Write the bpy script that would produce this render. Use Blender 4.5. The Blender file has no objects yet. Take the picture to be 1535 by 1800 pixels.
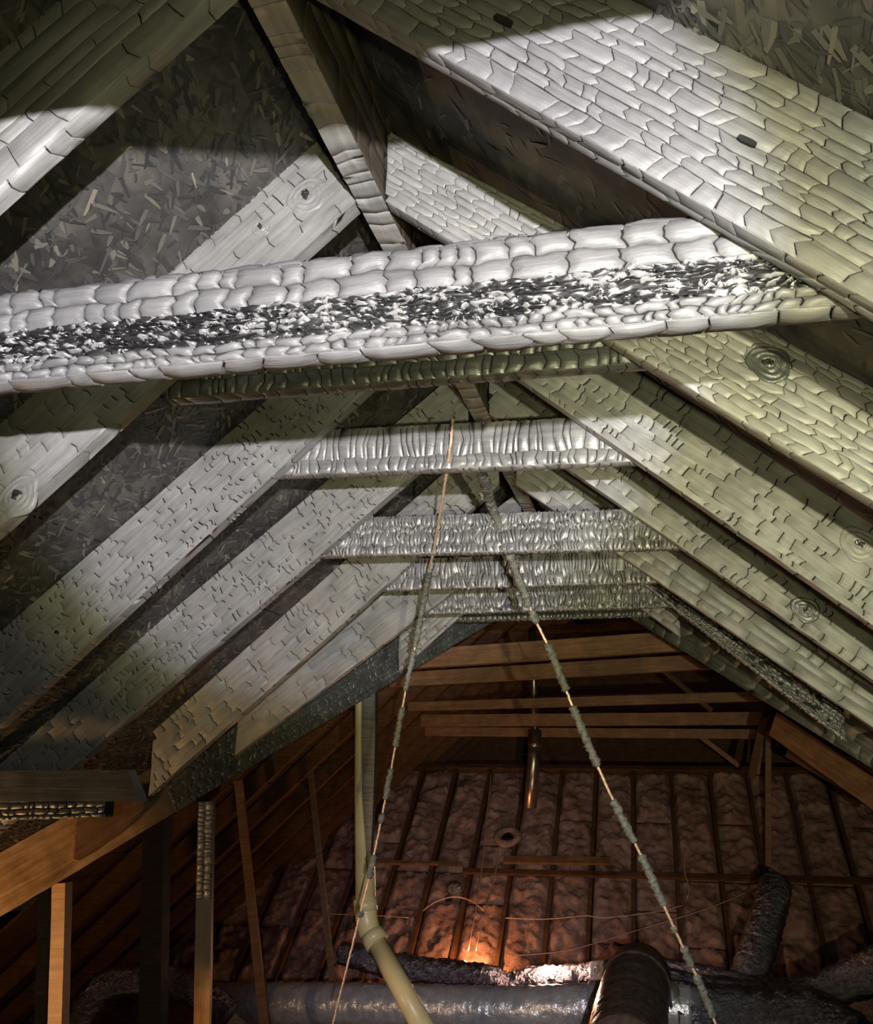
import bpy, math, random
import numpy as np
from mathutils import Vector, Matrix, noise as mnoise
random.seed(7)
RNG = np.random.default_rng(11)
scene = bpy.context.scene
COL = scene.collection

# ---------------------------------------------------------------- camera
FPX, YAW, PIT, ROL = 1681.67, 0.22793, 0.2621, 0.01084
cy, sy, cp, sp = math.cos(YAW), math.sin(YAW), math.cos(PIT), math.sin(PIT)
CF = Vector((-sy*cp, cy*cp, sp))
_r = Vector((cy, sy, 0)); _u = _r.cross(CF)
CR = _r*math.cos(ROL) + _u*math.sin(ROL)
CU = -_r*math.sin(ROL) + _u*math.cos(ROL)
cam = bpy.data.cameras.new('camera'); camo = bpy.data.objects.new('camera', cam); COL.objects.link(camo)
camo.matrix_world = Matrix(((CR.x, CU.x, -CF.x, 0), (CR.y, CU.y, -CF.y, 0), (CR.z, CU.z, -CF.z, 0), (0, 0, 0, 1)))
cam.sensor_fit = 'HORIZONTAL'; cam.sensor_width = 36; cam.lens = FPX/1535*36; cam.clip_start = .02
scene.camera = camo

def ray(x, y): return CF + CR*((x-767.5)/FPX) - CU*((y-900)/FPX)
def at(x, y, Y):            # the world point seen at a photo pixel, at distance Y along the attic
    d = ray(x, y); return d*(Y/d.y)

# ---------------------------------------------------------------- world, exposure, lamps
w = bpy.data.worlds.new('attic_air'); scene.world = w; w.use_nodes = True
w.node_tree.nodes['Background'].inputs[0].default_value = (.006, .0055, .0035, 1)
w.node_tree.nodes['Background'].inputs[1].default_value = 1.0
vs = scene.view_settings
vs.view_transform = 'Standard'; vs.look = 'None'; vs.gamma = 1; vs.use_curve_mapping = False; vs.exposure = 0.0

def lamp(name, kind, loc, col, power, size=.01, aim=None, angle=60, blend=.2):
    l = bpy.data.lights.new(name, kind); o = bpy.data.objects.new(name, l); COL.objects.link(o)
    o.location = loc; l.color = col; l.energy = power; l.shadow_soft_size = size
    if kind == 'SPOT':
        l.spot_size = math.radians(angle); l.spot_blend = blend
        o.rotation_euler = (Vector(aim)-Vector(loc)).to_track_quat('-Z', 'Y').to_euler()
    return o
TORCH = Vector((.26, -.69, .01))
_az, _el = math.radians(-19.5), math.radians(18.0)
AIM = TORCH + Vector((math.sin(_az)*math.cos(_el), math.cos(_az)*math.cos(_el), math.sin(_el)))
lamp('torch_beam', 'SPOT', TORCH, (.89, .85, 1.0), 570, .012, AIM, 33, .35)
lamp('torch_rim', 'SPOT', TORCH, (1.0, .92, .40), 120, .012, AIM, 38, .3)
lamp('torch_spill', 'SPOT', TORCH, (.95, .94, .92), 34, .012, AIM, 110, .8)
lamp('duct_fill', 'SPOT', TORCH, (.94, .90, 1.0), 460, .012, at(880, 1690, 8), 27, 1.0)  # added fill spot at the torch position, brightens the ducts below
lamp('second_torch', 'SPOT', (.55, -.75, -.35), (1.0, .95, .60), 420, .015, at(1420, 1080, 3.5), 56, 1.0)
lamp('flash_glow', 'SPOT', (.14, -.05, -.05), (1.0, .93, .50), 52, .02, at(960, 640, 3), 84, 1.0)
lamp('warm_bulb', 'POINT', at(826, 1672, 9.05), (1.0, .42, .15), 18, .03)
lamp('warm_floor_lamp', 'POINT', at(960, 1690, 7.9), (1.0, .60, .42), 20, .10)
lamp('warm_side_lamp', 'POINT', (-2.75, 2.35, -1.1), (1.0, .58, .25), 60, .06)

# ---------------------------------------------------------------- materials
def new_mat(name):
    m = bpy.data.materials.new(name); m.use_nodes = True
    nt = m.node_tree; b = nt.nodes['Principled BSDF']
    return m, nt, b
def nodes(nt, kind, **kw):
    n = nt.nodes.new(kind)
    for k, v in kw.items():
        if k in n.inputs: n.inputs[k].default_value = v
        else: setattr(n, k, v)
    return n
def mapping(nt, scale, coord='Object'):
    tc = nt.nodes.new('ShaderNodeTexCoord'); mp = nt.nodes.new('ShaderNodeMapping')
    mp.inputs['Scale'].default_value = scale
    nt.links.new(tc.outputs[coord], mp.inputs['Vector']); return mp
def ramp(nt, fac, stops):
    r = nt.nodes.new('ShaderNodeValToRGB'); e = r.color_ramp.elements
    while len(e) < len(stops): e.new(.5)
    for i, (p, c) in enumerate(stops): e[i].position = p; e[i].color = (*c, 1)
    nt.links.new(fac, r.inputs[0]); return r
def noise(nt, mp, scale, detail=5, rough=.6, dist=0):
    n = nodes(nt, 'ShaderNodeTexNoise', Scale=scale, Detail=detail, Roughness=rough, Distortion=dist)
    nt.links.new(mp.outputs[0], n.inputs['Vector']); return n
def bump(nt, b, hs, strength, dist):
    bp = nodes(nt, 'ShaderNodeBump', Strength=strength, Distance=dist)
    nt.links.new(hs, bp.inputs['Height'])
    nt.links.new(bp.outputs[0], b.inputs['Normal']); return bp
def grain_mat(name, c0, c1, c2, rough=(.35, .6), gscale=(3, 45, 45), bstr=.35, bdist=.003, spec=.5, metal=0):
    m, nt, b = new_mat(name)
    mp = mapping(nt, gscale); n1 = noise(nt, mp, 1.6, 6, .65, .6)
    mp2 = mapping(nt, (1, 1, 1)); n2 = noise(nt, mp2, 9, 4)
    mx = nodes(nt, 'ShaderNodeMath', operation='MULTIPLY_ADD'); mx.inputs[1].default_value = .55
    nt.links.new(n1.outputs[0], mx.inputs[0])
    ml = nodes(nt, 'ShaderNodeMath', operation='MULTIPLY'); ml.inputs[1].default_value = .45
    nt.links.new(n2.outputs[0], ml.inputs[0]); nt.links.new(ml.outputs[0], mx.inputs[2])
    r = ramp(nt, mx.outputs[0], [(.32, c0), (.5, c1), (.68, c2)])
    nt.links.new(r.outputs[0], b.inputs['Base Color'])
    rr = nodes(nt, 'ShaderNodeMapRange'); rr.inputs['To Min'].default_value = rough[0]; rr.inputs['To Max'].default_value = rough[1]
    nt.links.new(n2.outputs[0], rr.inputs['Value']); nt.links.new(rr.outputs[0], b.inputs['Roughness'])
    b.inputs['Specular IOR Level'].default_value = spec; b.inputs['Metallic'].default_value = metal
    bump(nt, b, n1.outputs[0], bstr, bdist)
    return m
M = {}
M['char'] = grain_mat('silvery_char', (.09, .09, .092), (.17, .17, .17), (.26, .26, .255), (.26, .42), spec=.8)
M['scale'] = grain_mat('ashy_char_scales', (.075, .075, .077), (.115, .115, .117), (.16, .16, .158), (.42, .6), spec=.5, bstr=.6, bdist=.004)  # colour darkened to offset strong torch light on the nearest timbers
M['char_smooth'] = grain_mat('grey_smoked_wood', (.14, .14, .135), (.215, .215, .205), (.30, .30, .285), (.38, .55), spec=.5)  # colour lightened to make up for torch falloff along the rafters
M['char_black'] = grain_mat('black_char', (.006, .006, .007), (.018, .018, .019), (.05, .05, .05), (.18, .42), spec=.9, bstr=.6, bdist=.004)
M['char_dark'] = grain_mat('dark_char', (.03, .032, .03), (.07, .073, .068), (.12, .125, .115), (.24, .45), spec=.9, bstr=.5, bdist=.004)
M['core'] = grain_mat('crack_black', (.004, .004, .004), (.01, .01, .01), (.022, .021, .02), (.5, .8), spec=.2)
M['scorched'] = grain_mat('scorched_wood', (.03, .024, .017), (.07, .055, .038), (.12, .1, .07), (.5, .75), spec=.3)
M['wood'] = grain_mat('brown_wood', (.10, .045, .02), (.20, .10, .045), (.30, .165, .085), (.5, .7), gscale=(2.5, 30, 30), spec=.3)
M['pine'] = grain_mat('orange_pine', (.22, .10, .035), (.42, .23, .095), (.58, .36, .17), (.4, .6), gscale=(1.6, 26, 26), spec=.4)
def burn_mat(name, x0, x1, axis=0):
    # bare pine that turns to dark char past a ragged line along the piece
    m = grain_mat(name, (.16, .07, .022), (.42, .24, .10), (.66, .44, .22), (.4, .6), gscale=(1.6, 26, 26) if axis == 0 else (26, 26, 1.6), spec=.5)
    nt = m.node_tree; b = nt.nodes['Principled BSDF']
    pine = b.inputs['Base Color'].links[0].from_socket
    tc = nt.nodes.new('ShaderNodeTexCoord'); sx = nt.nodes.new('ShaderNodeSeparateXYZ'); nt.links.new(tc.outputs['Object'], sx.inputs[0])
    nz = nodes(nt, 'ShaderNodeTexNoise', Scale=7.0, Detail=5.0); nt.links.new(tc.outputs['Object'], nz.inputs['Vector'])
    ad = nodes(nt, 'ShaderNodeMath', operation='MULTIPLY_ADD'); ad.inputs[1].default_value = (x1-x0)*.9
    nt.links.new(nz.outputs[0], ad.inputs[0]); nt.links.new(sx.outputs[axis], ad.inputs[2])
    mr = nodes(nt, 'ShaderNodeMapRange'); mr.inputs['From Min'].default_value = x0+(x1-x0)*.45; mr.inputs['From Max'].default_value = x1+(x1-x0)*.45
    nt.links.new(ad.outputs[0], mr.inputs['Value'])
    mx = nodes(nt, 'ShaderNodeMix', data_type='RGBA'); nt.links.new(mr.outputs[0], mx.inputs[0])
    nt.links.new(pine, mx.inputs[6]); mx.inputs[7].default_value = (.05, .053, .047, 1)
    nt.links.new(mx.outputs[2], b.inputs['Base Color'])
    return m
M['burn_beam'] = burn_mat('pine_burnt_beyond', 1.35, 1.8)
M['burn_post'] = burn_mat('pine_post_burnt_top', 1.05, 1.25, 2)
M['dim'] = grain_mat('dark_dim_wood', (.05, .022, .01), (.1, .045, .02), (.16, .08, .035), (.6, .8), spec=.2)  # darker brown wood; on the left slope its tone stands for dim light

m, nt, b = new_mat('smoked_osb'); M['osb'] = m
mp = mapping(nt, (1, 1, 1)); v = nodes(nt, 'ShaderNodeTexVoronoi', Scale=26.0); v.feature = 'F1'
mpv = mapping(nt, (1, .35, 1)); nt.links.new(mpv.outputs[0], v.inputs['Vector'])
n = noise(nt, mp, 7, 5)
mxx = nodes(nt, 'ShaderNodeMix', data_type='RGBA', blend_type='MULTIPLY'); mxx.inputs[0].default_value = .8
r1 = ramp(nt, n.outputs[0], [(.35, (.03, .029, .028)), (.55, (.08, .077, .074)), (.72, (.15, .14, .125))])
r2 = ramp(nt, v.outputs['Color'], [(.1, (.45, .45, .45)), (.9, (1.2, 1.15, 1.0))])
nt.links.new(r1.outputs[0], mxx.inputs[6]); nt.links.new(r2.outputs[0], mxx.inputs[7]); nt.links.new(mxx.outputs[2], b.inputs['Base Color'])
b.inputs['Roughness'].default_value = .62; bump(nt, b, v.outputs['Distance'], .35, .004)

m, nt, b = new_mat('osb_strand'); M['strand'] = m
at_ = nodes(nt, 'ShaderNodeAttribute', attribute_name='tint')
r = ramp(nt, at_.outputs['Fac'], [(0, (.03, .03, .03)), (.5, (.075, .072, .068)), (.9, (.13, .12, .10)), (1, (.24, .21, .16))])
nt.links.new(r.outputs[0], b.inputs['Base Color']); b.inputs['Roughness'].default_value = .5

m, nt, b = new_mat('glass_wool'); M['wool'] = m
mp = mapping(nt, (1, 1, 1)); n = noise(nt, mp, 5, 8, .7, .4); n2 = noise(nt, mp, 40, 6, .7)
r = ramp(nt, n.outputs[0], [(.3, (.12, .06, .045)), (.5, (.32, .19, .155)), (.7, (.52, .35, .29))])
nt.links.new(r.outputs[0], b.inputs['Base Color']); b.inputs['Roughness'].default_value = .95; b.inputs['Specular IOR Level'].default_value = .1
bump(nt, b, n2.outputs[0], .6, .02)

def plain(name, col, rough, metal=0, spec=.5, nscale=None, var=.35, bstr=0, bdist=.003, stretch=(1, 1, 1)):
    m, nt, b = new_mat(name); M[name] = m
    b.inputs['Roughness'].default_value = rough; b.inputs['Metallic'].default_value = metal; b.inputs['Specular IOR Level'].default_value = spec
    mp = mapping(nt, stretch); n = noise(nt, mp, nscale or 12, 5)
    lo = tuple(c*(1-var) for c in col); hi = tuple(min(1, c*(1+var)) for c in col)
    r = ramp(nt, n.outputs[0], [(.3, lo), (.7, hi)]); nt.links.new(r.outputs[0], b.inputs['Base Color'])
    if bstr: bump(nt, b, n.outputs[0], bstr, bdist)
    return m
plain('black_film', (.38, .36, .42), .17, .95, 1.0, 26, .4, 1.0, .04)
plain('silver_film', (.75, .75, .80), .24, .5, .8, 16, .2, .6, .02)
plain('brown_film', (.10, .075, .06), .3, 0, .6, 26, .4, .5, .008)
plain('pvc', (.72, .60, .30), .35, 0, .5, 6, .12)
plain('copper', (.85, .58, .40), .4, .4, .5, 60, .25)
plain('sooty_jacket', (.13, .13, .11), .6, 0, .5, 90, .5, .8, .004)
plain('flue_steel', (.35, .30, .22), .3, .9, .5, 20, .3)
plain('dust_floor', (.10, .06, .04), .95, 0, .1, 8, .5, .6, .03)
plain('thin_wire', (.55, .36, .26), .5, .2, .5, 30, .2)

# ---------------------------------------------------------------- mesh helpers
class MB:
    def __init__(s): s.v = []; s.f = []; s.n = 0
    def add(s, verts, faces):
        o = s.n; s.v.extend(verts); s.f.extend([tuple(i+o for i in q) for q in faces]); s.n += len(verts)
    def build(s, name, mat, parent=None, smooth=True, kind=None, label=None):
        me = bpy.data.meshes.new(name); me.from_pydata([tuple(q) for q in s.v], [], s.f)
        me.materials.append(M[mat]); me.validate()
        if smooth: me.polygons.foreach_set('use_smooth', [True]*len(me.polygons))
        o = bpy.data.objects.new(name, me); COL.objects.link(o)
        if parent is not None: o.parent = parent
        if kind: o['kind'] = kind
        if label: o['label'] = label
        return o
def hexa(p):                # 8 corners: bottom 4 then top 4
    return p, [(0, 3, 2, 1), (4, 5, 6, 7), (0, 1, 5, 4), (1, 2, 6, 5), (2, 3, 7, 6), (3, 0, 4, 7)]
def box(mb, a, c):
    (x0, y0, z0), (x1, y1, z1) = a, c
    mb.add(*hexa([(x0, y0, z0), (x1, y0, z0), (x1, y1, z0), (x0, y1, z0), (x0, y0, z1), (x1, y0, z1), (x1, y1, z1), (x0, y1, z1)]))
def tag(o, label, cat=None, group=None, kind=None):
    o['label'] = label
    if cat: o['category'] = cat
    if group: o['group'] = group
    if kind: o['kind'] = kind
    return o
def empty(name, mw=None):
    o = bpy.data.objects.new(name, None); COL.objects.link(o); o.empty_display_size = .1
    if mw is not None: o.matrix_world = mw
    return o
def frame(P, ex, ez):
    ex = ex.normalized(); ez = (ez - ex*ez.dot(ex)).normalized(); ey = ez.cross(ex)
    return Matrix(((ex.x, ey.x, ez.x, P.x), (ex.y, ey.y, ez.y, P.y), (ex.z, ey.z, ez.z, P.z), (0, 0, 0, 1)))

# an alligatored (charred, cracked) face: irregular pillows in rows along the grain
def char_cells(Lu, vmap, cu, cv, gap_u, gap_v, puff, thick, seed, warp=.8, wv_=.3, nu=6, nv=5, miss=0., rough=0., u0k=0., u1k=0., W=1., u_from=0., lift=0., bev=.0018, dome=.0, curl=0., lens=(.55, .8, 1, 1.2, 1.6), vs=1., hvar=.35):
    """rows of cells over u in [0,Lu], v in [0,W]; vmap(u,v,h) -> local xyz; vs = metres per unit of v.
    Returns (verts, faces, centre_u, centre_v) of each cell: a flat or domed plate with bevelled, jagged edges."""
    rg = random.Random(seed); out = []
    ph = [rg.uniform(0, 6.28) for _ in range(10)]
    def wv(u, v):
        a = warp*cu*.13; c = wv_*cv*.16
        du = a*(math.sin(v/cv*2.1+ph[0]+u/cu*.7)+.8*math.sin(v/cv*6.3+ph[1]+u/cu*.3)+.6*math.sin(v/cv*13+ph[2]+u/cu*1.3))
        dv = c*(math.sin(u/cu*1.1+ph[3]+v/cv*.6)+.6*math.sin(u/cu*3.1+ph[4])+.5*math.sin(u/cu*7+ph[5]+v/cv))
        return du, dv
    rows = max(1, round(W/cv)); hs = [rg.uniform(.6, 1.5) for _ in range(rows)]; sm = sum(hs); acc = 0
    ring = list(range(nu)) + [nu*j+nu-1 for j in range(1, nv)] + [nu*(nv-1)+i for i in range(nu-2, -1, -1)] + [nu*j for j in range(nv-2, 0, -1)]
    nr = len(ring); base = nu*nv
    FACES = [(nu*j+i, nu*j+i+1, nu*j+nu+i+1, nu*j+nu+i) for j in range(nv-1) for i in range(nu-1)]
    FACES += [(base+q, base+nr+q, base+nr+(q+1) % nr, base+(q+1) % nr) for q in range(nr)]
    for ri in range(rows):
        v0 = acc/sm*W; acc += hs[ri]; v1 = acc/sm*W
        u = u_from + min(0, u0k) - rg.uniform(0, cu)
        while u < Lu + abs(u1k):
            l = cu*rg.choice(lens); a, c = u, u+l; u = c
            vm = (v0+v1)/2
            lo, hi = u_from+u0k*vm, Lu+u1k*vm
            ca, cc = a < lo, c > hi
            a, c = max(a, lo), min(c, hi)
            if c-a < cu*.2: continue
            if rg.random() < miss: continue
            tu, tv = rg.uniform(-1, 1)*hvar*puff, rg.uniform(-1, 1)*hvar*puff; hb = rg.uniform(-1, 1)*hvar*puff + lift
            hu = max((c-a)/2-gap_u*rg.uniform(.4, 1.7)/2, 1e-4); hv = max((v1-v0)/2-gap_v*rg.uniform(.5, 1.5)/2, 1e-5)
            bu = min(.45, bev/hu); bv = min(.45, bev/(hv*vs))
            S = [-1] + [-1+bu+(2-2*bu)*i/(nu-3) for i in range(nu-2)] + [1]
            Tt = [-1] + [-1+bv+(2-2*bv)*j/(nv-3) for j in range(nv-2)] + [1]
            UV = []; V = []
            for j, t in enumerate(Tt):
                for i, s in enumerate(S):
                    uu = (a+c)/2+s*hu; vv = vm+t*hv
                    uu += ((1-s)/2*u0k if ca else 0)*(vv-vm) + ((1+s)/2*u1k if cc else 0)*(vv-vm)
                    du, dv = wv(uu, vv)
                    if (ri == 0 and j == 0) or (ri == rows-1 and j == nv-1): dv = 0
                    du *= max(0, min(1, (uu-lo-u0k*(vv-vm))/cu, (hi+u1k*(vv-vm)-uu)/cu))
                    eu = i in (0, nu-1); ev = (j in (0, nv-1)) and gap_v > 0
                    h = hb + tu*s + tv*t + (0 if (eu or ev) else puff) + dome*max(0, 1-s*s)**.5*max(0, 1-t*t)**.5
                    if i in (1, nu-2): h += curl
                    if rough: h += rg.uniform(-1, 1)*rough
                    UV.append((uu+du, vv+dv)); V.append(vmap(uu+du, vv+dv, h))
            V += [V[q] for q in ring] + [vmap(*UV[q], -thick) for q in ring]
            out.append((V, FACES, (a+c)/2, vm))
    return out
def put_cells(cells, parent, mat, plates=0, visible=None, name='char_plate'):
    """the `plates` first visible cells become parts of their own, the rest one crust"""
    single = set()
    if plates:
        mw = parent.matrix_world.copy(); idx = []
        for i, c in enumerate(cells):
            P = mw @ Vector(c[0][14]); z = P.dot(CF)
            if z < .1: continue
            x, y = 767.5+FPX*P.dot(CR)/z, 900-FPX*P.dot(CU)/z
            if -15 < x < 1550 and -15 < y < 1815 and (visible is None or visible(x, y)):
                A, Bq = Vector(c[0][0]), Vector(c[0][29])
                idx.append(((A-Bq).length/z, i))
        single = set(i for _, i in sorted(idx, reverse=True)[:plates])
    rest = MB()
    for i, (V, F, cu_, cv_) in enumerate(cells):
        if i in single:
            q = MB(); q.add(V, F); q.build(name, mat, parent)
        else: rest.add(V, F)
    if rest.n: rest.build('char_crust', mat, parent, kind='stuff')

def knot_part(parent, x, z, r, mat='char', y=-.004, el=1.25, black=True):
    mb = MB(); nr, ns = 15, 28; rgk = random.Random(int(x*999))
    V = [(x, y-.004, z)]
    for i in range(1, nr+1):
        q = i/nr
        for j in range(ns):
            a = 6.2832*j/ns
            wob = 1+.07*math.sin(3*a+r*300)+.05*math.sin(5*a+i)
            h = (.0014*math.sin(q*24)+.004*(1-q*q)*(1 if not black else .6)+rgk.uniform(-1, 1)*.0011)*(1-.5*q)
            V.append((x+math.cos(a)*r*q*el*wob, y-h if i < nr else y+.006, z+math.sin(a)*r*q*wob))
    F = [(0, 1+(j+1) % ns, 1+j) for j in range(ns)]
    for i in range(nr-1):
        for j in range(ns):
            a0 = 1+i*ns+j; a1 = 1+i*ns+(j+1) % ns
            F.append((a0, a1, a1+ns, a0+ns))
    mb.add(V, F); o = mb.build('knot', mat, parent)
    if black:
        hb = MB(); rg = random.Random(int(r*1e5)+int(x*1e3))
        for k in range(7):
            a = rg.uniform(0, 6.28); rr = r*rg.uniform(.0, .22); s = r*rg.uniform(.06, .13)
            cx, cz = x+math.cos(a)*rr, z+math.sin(a)*rr
            P = [(cx+math.cos(t)*s*rg.uniform(.6, 1.3), y-.011-rg.uniform(0, .004), cz+math.sin(t)*s*rg.uniform(.6, 1.3)) for t in (0, 1.05, 2.1, 3.14, 4.19, 5.24)]
            B = [(p[0], y+.002, p[2]) for p in P]
            hb.add(P+B, [tuple(range(6))]+[(i, i+6, (i+1) % 6+6, (i+1) % 6) for i in range(6)])
        hb.build('knot_core', 'char_black', o, smooth=False)
    return o

def prism(mb, L, d0, d1, t, k0, k1, nseg=24, wob=.0015, seed=0, inset=0.):
    """beam core along x: near face y=0..t, z=0..depth, plumb-cut ends with shear k"""
    rg = random.Random(seed); V = []; F = []
    for i in range(nseg+1):
        q = i/nseg; d = d0+(d1-d0)*q
        for (yy, zz) in ((inset, inset), (t-inset, inset), (t-inset, d-inset), (inset, d-inset)):
            x = q*L + (k0*(1-q)+k1*q)*zz
            V.append((x, yy+rg.uniform(-wob, wob), zz+rg.uniform(-wob, wob)))
    for i in range(nseg):
        o = i*4
        for j in range(4): F.append((o+j, o+(j+1) % 4, o+4+(j+1) % 4, o+4+j))
    F.append((3, 2, 1, 0)); o = nseg*4; F.append((o, o+1, o+2, o+3))
    F = [tuple(reversed(f)) for f in F]
    mb.add(V, F)

# ---------------------------------------------------------------- attic constants
XR, ZR, AL, AR, DEP, SP, OL, OR_ = -.53712, 1.12758, .71083, .66877, .186, .61, 1.04226, 1.03125
T = .038
RIDL, RIDR = -.556, -.50
def valley_Y_left(x): return 5.31+(x+.92)*1.131
def valley_Y_right(x): return 5.40-(x+.206)*.83

def rafter(name, label, Y, bot, top, xa, xb, char, t=T, near=True, group=None, mat='char', core='core', plates=0, vis=None, cat='rafter', under=True, seed=1):
    """bot/top: two photo pixels each on the far lower edge and the near upper edge; the rafter stands in the plane at Y, cut plumb at x = xa and xb"""
    B = [at(*q, Y+t) for q in bot]
    sl = (B[1].z-B[0].z)/(B[1].x-B[0].x)
    zb = lambda x: B[0].z+(x-B[0].x)*sl
    if top is None:
        dv = DEP*math.sqrt(1+sl*sl); zt = lambda x: zb(x)+dv
    else:
        A = [at(*q, Y) for q in top]; st = (A[1].z-A[0].z)/(A[1].x-A[0].x)
        zt = lambda x: A[0].z+(x-A[0].x)*st
    P0 = Vector((xa, Y, zb(xa))); P1 = Vector((xb, Y, zb(xb)))
    return timber(name, label, P0, P1, Vector((0, 0, 1)), zt(xa)-zb(xa), zt(xb)-zb(xb), char, t, mat, core, plates, vis, cat, under, seed, plumb=True, group=group)

def timber(name, label, P0, P1, up, h0, h1, char, t=T, mat='char', core='core', plates=0, vis=None, cat='rafter', under=True, seed=1, plumb=False, group=None, cut=(0, 0)):
    ex = P1-P0; L = ex.length; mw = frame(P0, ex, up)
    exn = ex.normalized(); ezn = (up-exn*up.dot(exn)).normalized()
    c = ezn.dot(up.normalized())
    k = up.normalized().dot(exn)/c if plumb else 0
    d0, d1 = h0*c, h1*c
    k0, k1 = k+cut[0], k+cut[1]
    root = empty(name, mw); tag(root, label, cat, group)
    ins = .003 if char else 0
    mb = MB(); prism(mb, L, d0, d1, t, k0, k1, max(6, int(L*16)), .0012, seed, ins)
    mb.build('timber', core if char else mat, root, smooth=False)
    if char:
        dm = max(d0, d1)
        def near(u, v, h):
            q = min(1, max(0, u/L)); d = d0+(d1-d0)*q
            return (u, -h, v*d)
        for ci, ch in enumerate(char if isinstance(char, list) else [char]):
            cu, cv, gu, gv, pf = ch[:5]
            kw = dict(ch[5]) if len(ch) > 5 else {}
            va, vb = kw.pop('band', (0, 1)); cm = kw.pop('mat', mat); pl = kw.pop('plates', plates)
            nearb = lambda u, v, h, va=va, vb=vb: near(u, va+(vb-va)*v/max(1e-6, (vb-va)), h) if False else near(u, va+v, h)
            cells = char_cells(L, nearb, cu, cv/dm, gu, gv/dm, pf, .006, seed*31+ci, u0k=k0*d0, u1k=k1*d1, W=vb-va, vs=dm, **kw)
            put_cells(cells, root, cm, pl, vis)
        if under:
            cu, cv, gu, gv, pf = (char[0] if isinstance(char, list) else char)[:5]
            und = lambda u, v, h: (u, v, -h*.8)
            cells = char_cells(L, und, cu*1.3, t*.5 if cv < .02 else t, gu, gv*.5, pf*.8, .005, seed*37+5, W=t, **{k: v for k, v in (dict((char[0] if isinstance(char, list) else char)[5]) if len((char[0] if isinstance(char, list) else char)) > 5 else {}).items() if k in ('dome', 'curl', 'rough', 'lens')})
            # flip winding for the underside
            cells = [(V, [tuple(reversed(f)) for f in F], a, b) for V, F, a, b in cells]
            put_cells(cells, root, mat, 0)
    return root

# ================================================================ SETTING
# --- roof sheathing of the burnt wing: OSB panels on both slopes, trimmed at the valleys
ceil = empty('ceiling'); tag(ceil, 'smoke-blackened OSB roof sheathing over the charred rafters', kind='structure')
def slope_pt(side, s, Y, off=0.):
    a = AL if side < 0 else AR
    zt = ZR + (DEP+.006)/math.cos(a)
    return Vector((XR+side*(s*math.cos(a)-off*math.sin(a)*-1), Y, zt - s*math.sin(a) + off*math.cos(a)))
STR = {}
def strands(panel, side, s0, s1, Y0, Y1, n, seed):
    rg = random.Random(seed); V = []; F = []; tint = []
    a = AL if side < 0 else AR
    for _ in range(n):
        s = rg.uniform(s0, s1); Y = rg.uniform(Y0, Y1)
        vy = valley_Y_left(XR-s*math.cos(a)) if side < 0 else valley_Y_right(XR+s*math.cos(a))
        if Y > vy: continue
        l = rg.uniform(.006, .03); wd = rg.uniform(.0015, .007); an = rg.gauss(1.2, .7); ca, sa = math.cos(an), math.sin(an)
        lift = rg.uniform(.0005, .0045); o = len(V); tv = rg.random()**1.8
        for (p, q, h) in ((-l, -wd, 0), (0, -wd*rg.uniform(.7, 1.2), .5), (l, -wd*.3, 1), (l*.9, wd*.5, 1), (0, wd*rg.uniform(.7, 1.2), .5), (-l, wd*.8, 0)):
            V.append(slope_pt(side, s+p*ca-q*sa, Y+p*sa+q*ca, -.0008-lift*h)); tint.append(tv)
        F += [(o, o+1, o+4, o+5), (o+1, o+2, o+3, o+4)]
    if not V: return
    me = bpy.data.meshes.new('wood_strands'); me.from_pydata([tuple(v) for v in V], [], F); me.materials.append(M['strand'])
    at2 = me.attributes.new('tint', 'FLOAT', 'POINT'); at2.data.foreach_set('value', tint)
    o = bpy.data.objects.new('wood_strands', me); COL.objects.link(o); o.parent = panel; o['kind'] = 'stuff'
for side in (-1, 1):
    for r in range(3):
        s0, s1 = r*1.223, r*1.223+1.218
        a = AL if side < 0 else AR
        for c in range(4):
            Y0 = -1.9 + c*2.443 + (1.0 if r % 2 else 0) - (1.9 if side > 0 else 0); Y1 = Y0+2.438
            vy = [(valley_Y_left(XR-s*math.cos(a)) if side < 0 else valley_Y_right(XR+s*math.cos(a))) for s in (s0, s1)]
            if Y0 > max(vy)-.1: continue
            ya, yb = min(Y1, vy[0]), min(Y1, vy[1]); y0b = min(Y0, yb-.02)
            mb = MB()
            mb.add(*hexa([tuple(slope_pt(side, *q)) for q in ((s0, Y0, 0), (s0, ya, 0), (s1, yb, 0), (s1, y0b, 0), (s0, Y0, .012), (s0, ya, .012), (s1, yb, .012), (s1, y0b, .012))]))
            pn = mb.build('osb_panel', 'osb', ceil, smooth=False)
            if Y1 > .8: strands(pn, side, s0, s1, max(Y0, .6), Y1, 6500 if side < 0 else 1200, 100+r*10+c)

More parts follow.
